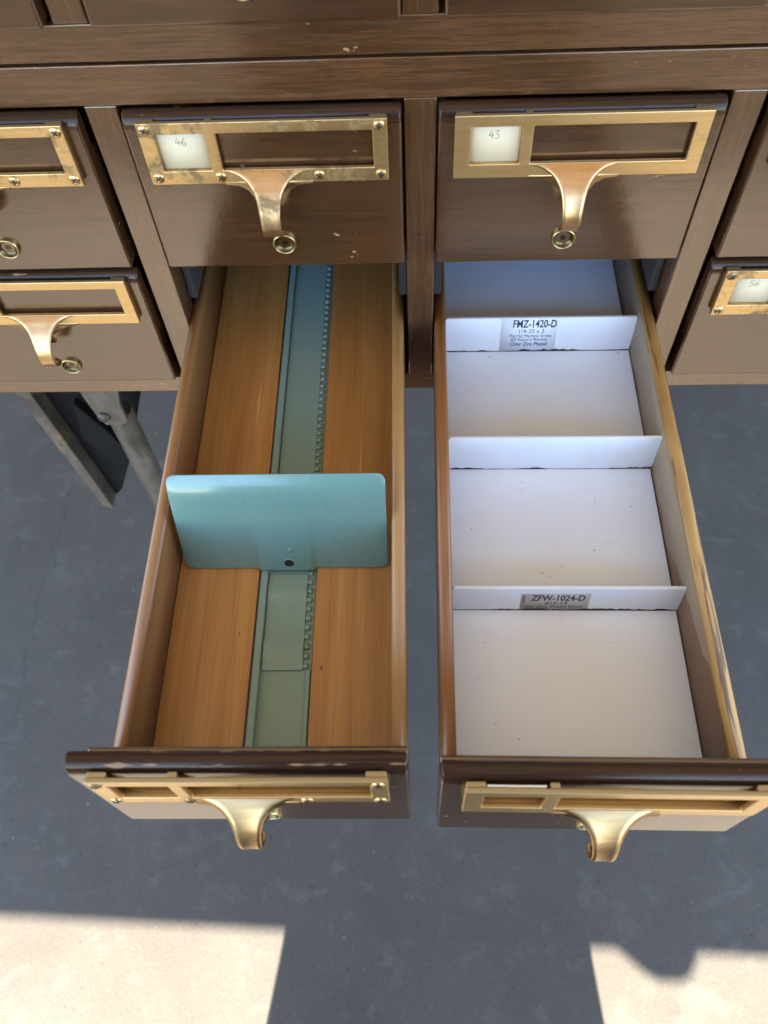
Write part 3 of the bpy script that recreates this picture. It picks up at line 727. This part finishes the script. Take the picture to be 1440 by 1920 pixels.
# ------------------------------------------------------------------ the photographer, whose shadow falls between the sunlit patches
def person():
    t = empty('person', (0.004, -0.95, FLOOR)); tag(t, 'person in dark clothes holding up a phone, casting the shadow between sunlit patches', 'person')
    V = []; E_ = []; RAD = []
    def add(p, r, parent=None):
        V.append(p); RAD.append(r); i = len(V) - 1
        if parent is not None: E_.append((parent, i))
        return i
    pel = add((0, 0, .95), (.20, .13)); wa = add((0, 0, 1.08), (.195, .12), pel); chst = add((0, .01, 1.26), (.195, .12), wa)
    sh = add((0, .01, 1.40), (.15, .09), chst); nk = add((0, .03, 1.48), (.055, .055), sh); hd0 = add((0, .05, 1.56), (.075, .09), nk); hd1 = add((0, .06, 1.67), (.082, .10), hd0); add((0, .05, 1.74), (.05, .06), hd1)
    for s in (-1, 1):
        hip = add((s * .11, 0, .88), (.10, .10), pel); kn = add((s * .12, .02, .48), (.065, .065), hip); an = add((s * .13, -.01, .09), (.045, .045), kn)
        add((s * .145, .12, .05), (.045, .035), an)
        so = add((s * .19, .02, 1.37), (.07, .07), sh); el = add((s * .205, .17, 1.20), (.047, .047), so); wr = add((s * .105, .39, 1.30), (.030, .030), el)
        pm = add((s * .068, .435, 1.325), (.030, .022), wr)
        for k, (dx, dz) in enumerate(((-.012, .030), (-.014, .012), (-.014, -.006), (-.012, -.024))):
            a = add((s * (.052), .475, 1.33 + dz * .8), (.009, .009), pm); add((s * (.036), .488 + .004 * k, 1.33 + dz), (.0075, .0075), a)
        th = add((s * .060, .455, 1.365), (.011, .011), pm); add((s * .030, .460, 1.372), (.009, .009), th)
    me = bpy.data.meshes.new('body'); me.from_pydata(V, E_, []); 
    for m in ('shirt', 'jeans', 'skin'): me.materials.append(MAT[m])
    o = bpy.data.objects.new('body', me); col.objects.link(o); o.parent = t
    sk = o.modifiers.new('skin', 'SKIN'); sk.use_smooth_shade = True
    for d, r in zip(me.skin_vertices[0].data, RAD): d.radius = r
    me.skin_vertices[0].data[0].use_root = True
    ss = o.modifiers.new('sub', 'SUBSURF'); ss.levels = 2; ss.render_levels = 2
    dg = bpy.context.evaluated_depsgraph_get(); me2 = bpy.data.meshes.new_from_object(o.evaluated_get(dg))
    o.modifiers.clear(); o.data = me2
    me2.materials.clear()
    for m in ('shirt', 'jeans', 'skin', 'hair', 'shoe'): me2.materials.append(MAT[m])
    for p in me2.polygons:
        c = p.center; p.use_smooth = True
        p.material_index = 4 if c.z < .08 else 1 if c.z < .97 else 2 if (c.z > 1.46 or c.y > .36) else 0
        if c.z > 1.62 and (c.y < .07 or c.z > 1.735): p.material_index = 3
    bm = bmesh.new(); rows = []
    for z, a, b in ((1.42, .12, .085), (1.38, .185, .115), (1.30, .205, .135), (1.15, .205, .14), (1.0, .210, .15), (.85, .219, .16), (.70, .232, .17), (.5, .252, .185), (.3, .275, .20), (.08, .300, .215)):
        rows.append([bm.verts.new(((a + .006 * math.sin(9 * q)) * math.cos(q), (b + .006 * math.sin(7 * q)) * math.sin(q), z)) for q in [2 * math.pi * k / 48 for k in range(48)]])
    for a, b in zip(rows, rows[1:]):
        for k in range(48): bm.faces.new((a[k], a[(k + 1) % 48], b[(k + 1) % 48], b[k]))
    obj('coat', mesh_from(bm, 'coat', 'shirt'), t)  # coat made up, flared and lengthened to widen the shadow and darken reflections
    bm = bmesh.new()
    for s in (-1, 1): bmesh.ops.create_uvsphere(bm, u_segments=12, v_segments=8, radius=.011, matrix=Matrix.Translation((s * .03, .148, 1.655)))
    obj('eyes', mesh_from(bm, 'eyes', 'slot'), t)
    obj('nose', prism([(.145, 1.65), (.170, 1.615), (.145, 1.608)], -.011, .011, 'x', 'skin'), t, bevel=.004)
    obj('mouth', box(-.022, .022, .135, .1465, 1.578, 1.586, 'hair'), t, bevel=.002)
person()
ph = obj('phone', box(-.060, .016, -.130, .030, .004, .012, 'phone'), bevel=.0025)
ph.matrix_world = M
tag(ph, 'black phone held up by the person in dark clothes', 'phone')

# ------------------------------------------------------------------ render
sc.render.engine = 'CYCLES'
sc.render.resolution_x, sc.render.resolution_y = 768, 1024
sc.cycles.use_denoising = True
sc.cycles.max_bounces = 8; sc.cycles.diffuse_bounces = 4; sc.cycles.glossy_bounces = 4
